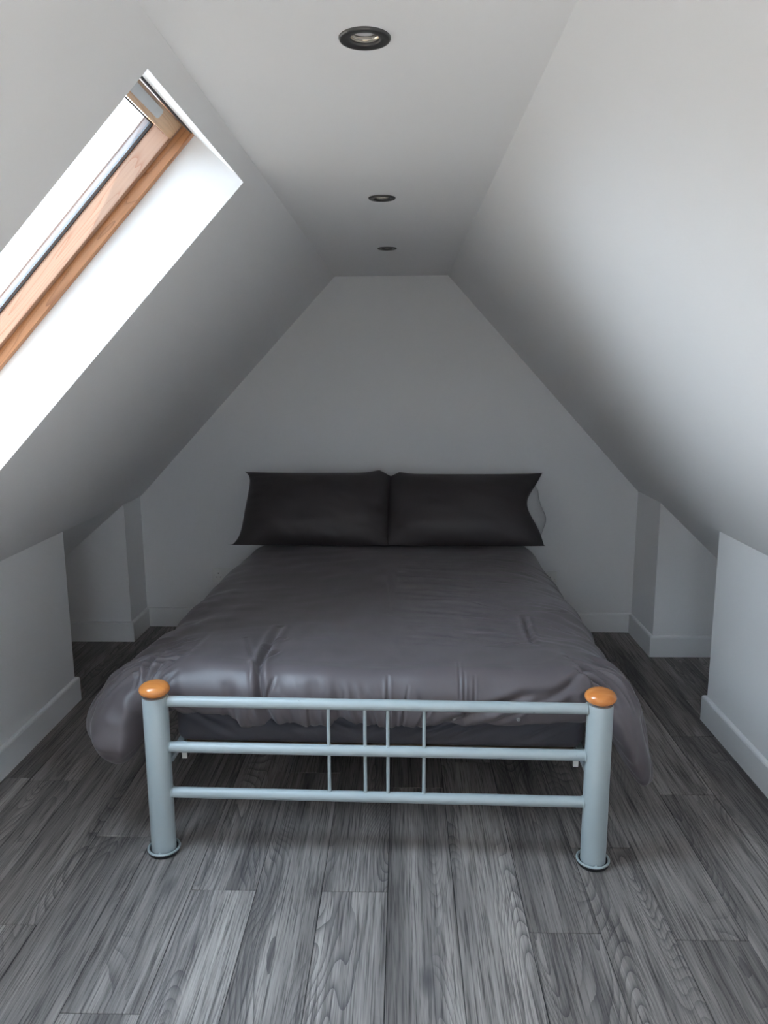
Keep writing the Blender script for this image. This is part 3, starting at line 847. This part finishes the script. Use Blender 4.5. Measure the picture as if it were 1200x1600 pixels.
# puffed quilting: the cover is drawn in around the foot edge
D += 0.0035 * vnoise(S * 22 + T * 6, T * 13, 51) * sstep(0.9, 0.2, T)
rk = sstep(-0.1, 0.35, S) * sstep(0.25, 0.5, T) * (1 - sstep(1.5, 1.8, T))
D += 0.006 * rk * vnoise(S * 3.0 + T * 2, T * 26 + S * 7, 31) + 0.004 * rk * vnoise(S * 5.0, T * 44 + S * 10, 32)
D += 0.004 * vnoise(S * 7 + 4 * T, T * 15 - 3 * S, 33)
flap = sstep(0.62, 0.75, np.abs(S)) * (1 - sstep(0.7, 1.4, T))
D += 0.020 * flap * vnoise(S * 6 + 2.5 * T, T * 9 - S * 3, 41) + 0.009 * flap * vnoise(S * 15 + 7 * T, T * 17, 42)
fe = np.exp(-((T - 0.19) / 0.16) ** 2) * (np.abs(S) < 0.62)
D += fe * (0.018 * vnoise(S * 4.0 + 3, T * 1.2, 8) + 0.008 * vnoise(S * 13 + 2 * T, T * 3.5, 9) + 0.008)
def px_crease(pix, depth, w, **k):
    return crease(S, T, [bed_local(*p) for p in pix], depth, w, **k)
CR = [
    ([(438, 980), (420, 1010), (405, 1035), (401, 1060), (412, 1086)], .020, 0.0106),
    ([(446, 998), (412, 1012)], .007, 0.0053), ([(436, 1016), (404, 1040)], .008, 0.0053), ([(428, 1045), (404, 1062)], .006, 0.0046),
    ([(385, 1000), (400, 1040)], .006, 0.0066),
    ([(818, 962), (824, 980), (836, 1004)], .014, 0.0086),
    ([(735, 940), (830, 958)], .005, 0.0059), ([(725, 962), (812, 970)], .006, 0.0059), ([(712, 985), (806, 988)], .005, 0.0066),
    ([(760, 1006), (830, 1000)], .005, 0.0059), ([(852, 972), (915, 984)], .005, 0.0066), ([(850, 955), (890, 950)], .004, 0.0059),
    ([(690, 925), (800, 935)], .003, 0.0066), ([(700, 905), (830, 915)], .003, 0.0079), ([(760, 885), (860, 900)], .003, 0.0079),
    ([(660, 1088), (740, 1072), (820, 1060), (905, 1058)], .012, 0.0145), ([(760, 1082), (850, 1062), (930, 1040)], .007, 0.0092),
    ([(604, 1086), (606, 1045)], .007, 0.0046), ([(622, 1086), (638, 1052)], .006, 0.0040), ([(640, 1086), (682, 1060)], .006, 0.0053),
    ([(588, 1086), (576, 1056)], .004, 0.0040), ([(728, 1074), (726, 1044)], .0035, 0.0033), ([(744, 1074), (742, 1046)], .003, 0.0033), ([(720, 1062), (716, 1030)], .0025, 0.0033),
    ([(244, 1062), (240, 1040), (252, 1022)], .015, 0.0086), ([(232, 1064), (222, 1040)], .008, 0.0066), ([(256, 1064), (266, 1036)], .009, 0.0066),
    ([(268, 1072), (300, 1050)], .006, 0.0079), ([(275, 1050), (288, 1022)], .005, 0.0059),
    ([(470, 1086), (478, 1060)], .004, 0.0053), ([(515, 1086), (508, 1066)], .004, 0.0046), ([(330, 1086), (338, 1062)], .004, 0.0066),
]
for pix, dep, w in CR: D += px_crease(pix, dep, w)
# creases on the hanging flaps, in cloth space
for pts, dep, w in [
    ([(-.70, .30), (-.80, .22), (-.92, .20)], .026, 0.0112), ([(-.66, .36), (-.78, .33)], .014, 0.0096), ([(-.74, .42), (-.90, .46)], .010, 0.0128),
    ([(-.62, .16), (-.74, .06), (-.86, .02)], .020, 0.0112), ([(-.85, .24), (-.97, .18)], .014, 0.0096), ([(-.80, .10), (-.95, .08)], .014, 0.0112), ([(-.66, .26), (-.72, .16)], .016, 0.0080), ([(-.72, .20), (-.84, .12), (-.92, .02)], .014, 0.0096), ([(-.95, .32), (-1.08, .26)], .010, 0.0112),
    ([(-.60, .02), (-.66, -.10)], .007, 0.0080),
    ([(.62, .22), (.76, .14), (.90, .10)], .018, 0.0112), ([(.70, .30), (.84, .28)], .011, 0.0112), ([(.60, .12), (.70, 0.0)], .016, 0.0096), ([(.80, .22), (.96, .16)], .012, 0.0112), ([(.86, .30), (1.04, .24)], .010, 0.0128), ([(.92, .16), (1.08, .12)], .009, 0.0096),
    ([(.66, .18), (.80, .04)], .008, 0.0096)]:
    D += crease(S, T, pts, dep, w)
# gathers hanging from the foot edge, between the rails
ft = sstep(0.10, 0.0, T) * (np.abs(S) < 0.64)
gat = vnoise(S * 26, T * 3 + 9, 11) + 0.6 * vnoise(S * 52 + T * 14, T * 5, 12)
D += ft * 0.017 * gat * (1 - 0.65 * sstep(-0.02, 0.10, S))
D = D * (1 - 0.85 * sstep(NI + 0.72 * NB, NI + 0.98 * NB, np.arange(NI + NB))[None, :])
# nothing may press forward into the footboard
wv = sstep(0.05, 0.75, -Nn[..., 1])
wv = wv * (1 - sstep(0.72, 0.76, np.abs(X)))
D = D * (1 - wv) + np.minimum(D, 0.020) * wv
X += Nn[..., 0] * D; Y += Nn[..., 1] * D; Z += Nn[..., 2] * D
# the loose corners swing forward past the posts
fwd = sstep(0.725, 0.80, -X) * sstep(0.02, 0.6, np.abs(ny))[:, None] * (ny < 0)[:, None] * sstep(0.56, 0.33, Z)
fwd = fwd + 0.45 * sstep(0.725, 0.80, X) * sstep(0.02, 0.6, np.abs(ny))[:, None] * (ny < 0)[:, None] * sstep(0.56, 0.30, Z)
Y = Y - 0.13 * fwd
lim = 0.052 - 0.2 * sstep(0.725, 0.76, np.abs(X))
Y = np.maximum(Y, lim)
V = np.stack([X, Y, Z], -1)
idx = np.arange(NP * (NI + NB)).reshape(NP, NI + NB)
a_ = idx[:, :-1]; b_ = np.roll(idx, -1, 0)[:, :-1]; c_ = np.roll(idx, -1, 0)[:, 1:]; d_ = idx[:, 1:]
Q = np.stack([a_, b_, c_, d_], -1).reshape(-1, 4)
Vf = V.reshape(-1, 3)
# close the small central slit
i0 = idx[:, 0]
half = NP // 2
duvet = np_mesh('duvet', Vf, Q, DUVET)
bm = bmesh.new(); bm.from_mesh(duvet.data)
bm.verts.ensure_lookup_table()
try:
    bmesh.ops.contextual_create(bm, geom=[bm.verts[int(i)] for i in i0])
except Exception: pass
bmesh.ops.recalc_face_normals(bm, faces=bm.faces[:])
bm.to_mesh(duvet.data); bm.free()
duvet.data.polygons.foreach_set('use_smooth', [True] * len(duvet.data.polygons))
duvet.location = (BX, BY, 0); duvet.rotation_euler = (0, 0, BR_)
tag(duvet, 'puffy charcoal grey duvet spread over the bed, spilling past its sides', 'duvet')
# press studs on the hem
k_hem = NI + int(0.47 * NB)
for xt, zt in ((0.245, 0.432), (0.445, 0.436)):
    sel = np.argmin((X - xt) ** 2 + (Z - zt) ** 2 + 10 * (np.arange(NI + NB)[None, :] > NI + 0.62 * NB))
    p = V.reshape(-1, 3)[sel]
    bm = bmesh.new()
    add_lathe(bm, [(0.0, 0.003), (0.002, 0.0030), (0.003, 0.0022), (0.0048, 0.0030), (0.006, 0.0022), (0.0066, 0.0), (0.0, -0.001)], 24)
    bmesh.ops.transform(bm, matrix=Matrix.Translation((p[0], p[1] - 0.0012, p[2])) @ Matrix.Rotation(math.pi / 2, 4, 'X'), verts=bm.verts[:])
    bobj('button', bm, CLEAR, duvet, True, 40)['label'] = 'small round smoky button on the hem'

# ------------------------------------------------------------------ pillows
def pillow_grid(W, H, Tk, n=70, seed=1, pinch=(.05, .05, .05, .03), ears=0.06, mod=None):
    """two-sided stuffed cushion, in x (width), y (height), z (thickness, +z to the front)"""
    k = np.sin(np.linspace(-math.pi / 2, math.pi / 2, n))
    k = 0.55 * k + 0.45 * np.linspace(-1, 1, n)
    U, Vv = np.meshgrid(k, k, indexing='ij')
    pl, pr, pt, pb = pinch
    fl = lambda t: 1 - np.abs(t) ** 2.4
    x = W / 2 * U * (1 - np.where(U < 0, pl, pr) * fl(Vv) * np.abs(U) ** 3 )
    y = H / 2 * Vv * (1 - np.where(Vv > 0, pt, pb) * fl(U) * np.abs(Vv) ** 3)
    e = (np.abs(U) ** 8) * (np.abs(Vv) ** 8)
    x += np.sign(U) * ears * W * 0.3 * e; y += np.sign(Vv) * ears * H * 0.25 * e
    th = Tk / 2 * np.clip(1 - np.abs(U) ** 3.4, 0, 1) ** 0.62 * np.clip(1 - np.abs(Vv) ** 2.6, 0, 1) ** 0.58
    rim = 1 - np.clip(np.maximum(np.abs(U), np.abs(Vv)) - 0.86, 0, 1) / 0.14
    wr = 0.010 * vnoise(U * 2.2 + seed * 3.1, Vv * 1.8, seed) + 0.006 * vnoise(U * 6 + 2 * Vv, Vv * 5, seed + 20)
    # gathers running in from the seams
    edge = np.clip(np.abs(U) - 0.55, 0, 1) / 0.45
    wr += 0.006 * edge * vnoise(U * 2, Vv * 9 + seed, seed + 40) + 0.022 * np.clip(-Vv - 0.45, 0, 1) * vnoise(U * 9 + 1.5 * Vv, Vv * 3, seed + 60)
    zf = th + wr * np.clip(rim, 0, 1) + 0.001
    zb = -th - 0.6 * wr * np.clip(rim, 0, 1) - 0.001
    if mod is not None: x, y, zf, zb = mod(U, Vv, x, y, zf, zb)
    return U, Vv, x, y, zf, zb, n
def pillow_obj(name, center, lean, g, mat, parent=None, yaw=0.0):
    U, Vv, x, y, zf, zb, n = g
    wav = 0.0
    front = np.stack([x, y, zf], -1).reshape(-1, 3); back = np.stack([x, y, zb], -1).reshape(-1, 3)
    # local axes: x right, y up the leaning back, z toward the viewer
    ca, sa = math.cos(lean), math.sin(lean)
    def place(P):
        return np.stack([P[:, 0], P[:, 1] * sa - P[:, 2] * ca, P[:, 1] * ca + P[:, 2] * sa], -1)
    Vt = np.concatenate([place(front), place(back)])
    # settle on the duvet: nothing below the resting height
    idx = np.arange(n * n).reshape(n, n)
    q1 = np.stack([idx[:-1, :-1], idx[1:, :-1], idx[1:, 1:], idx[:-1, 1:]], -1).reshape(-1, 4)
    q2 = q1[:, ::-1] + n * n
    rimi = np.concatenate([idx[:-1, 0], idx[-1, :-1], idx[::-1, -1][:-1], idx[0, ::-1][:-1]])
    rn = np.roll(rimi, -1)
    q3 = np.stack([rimi, rimi + n * n, rn + n * n, rn], -1)
    rest = 0.587 - center[2]
    Vt[:, 2] = np.where(Vt[:, 2] < rest, rest + (Vt[:, 2] - rest) * 0.06, Vt[:, 2])
    o = np_mesh(name, Vt, np.concatenate([q1, q2, q3]), mat, parent)
    if parent is None:
        o.location = center; o.rotation_euler = (0, 0, yaw)
    return o
LEAN = math.radians(26)
def mod_l(U, Vv, x, y, zf, zb):
    # top right corner nods forward as a soft peak; bottom corners splay on the duvet
    y = y + 0.012 * np.exp(-((U - 0.86) / 0.13) ** 2) * np.clip(Vv, 0, 1) ** 4 - 0.03 * np.clip(U - 0.86, 0, 1) / 0.14 * np.clip(Vv, 0, 1) ** 4
    x = x - 0.045 * np.clip(-Vv, 0, 1) ** 6 * np.clip(-U, 0, 1) ** 6 + 0.03 * np.clip(Vv, 0, 1) * np.clip(-U, 0, 1) ** 2 * (1 - np.clip(Vv, 0, 1) ** 10) - 0.02 * np.clip(-Vv, 0, 1) * np.clip(-U, 0, 1) ** 2
    return x, y, zf, zb
gl_ = pillow_grid(0.80, 0.43, 0.20, seed=3, pinch=(.02, -.01, .03, .02), ears=.035, mod=mod_l)
p1 = pillow_obj('pillow', (-0.476, 4.135, 0.765), LEAN, gl_, PILLOW_DIM, yaw=math.radians(-1.2))
tag(p1, 'charcoal pillow on the left side of the bed, propped against the wall', 'pillow', 'pillows at the head of the bed')
def mod_r(U, Vv, x, y, zf, zb):
    r = np.clip(U, 0, 1)
    x = x - 0.075 * r ** 5 * np.exp(-((Vv - 0.15) / 0.55) ** 2) * (1 - np.abs(Vv) ** 6)
    y = y - 0.03 * np.clip(-U - 0.86, 0, 1) / 0.14 * np.clip(Vv, 0, 1) ** 4 + 0.008 * np.exp(-((U + 0.86) / 0.12) ** 2) * np.clip(Vv, 0, 1) ** 4
    x = x - 0.03 * np.clip(-Vv, 0, 1) ** 4 * np.clip(-U, 0, 1) ** 4
    return x, y, zf, zb
gr_ = pillow_grid(0.835, 0.425, 0.20, seed=9, pinch=(-.01, .02, .03, .02), ears=.03, mod=mod_r)
p2 = pillow_obj('pillow', (0.340, 4.125, 0.760), LEAN, gr_, PILLOW_DIM, yaw=math.radians(-1.2))
tag(p2, 'charcoal pillow on the right side of the bed, white insert showing at its end', 'pillow', 'pillows at the head of the bed')
def mod_i(U, Vv, x, y, zf, zb):
    x = x + 0.27 + 0.035 * np.exp(-((Vv + 0.15) / 0.4) ** 2) * np.clip(U, 0, 1) ** 2
    return x, y - 0.01, zf * 0.6 - 0.03, zb * 0.6 - 0.03
gi_ = pillow_grid(0.27, 0.36, 0.13, n=40, seed=15, pinch=(.02, .0, .03, .03), ears=-0.3, mod=mod_i)
pi_ = pillow_obj('pillow_insert', (0.350, 4.125, 0.760), LEAN, gi_, WHITECLOTH, parent=p2)
pi_['label'] = 'white pillow insert'
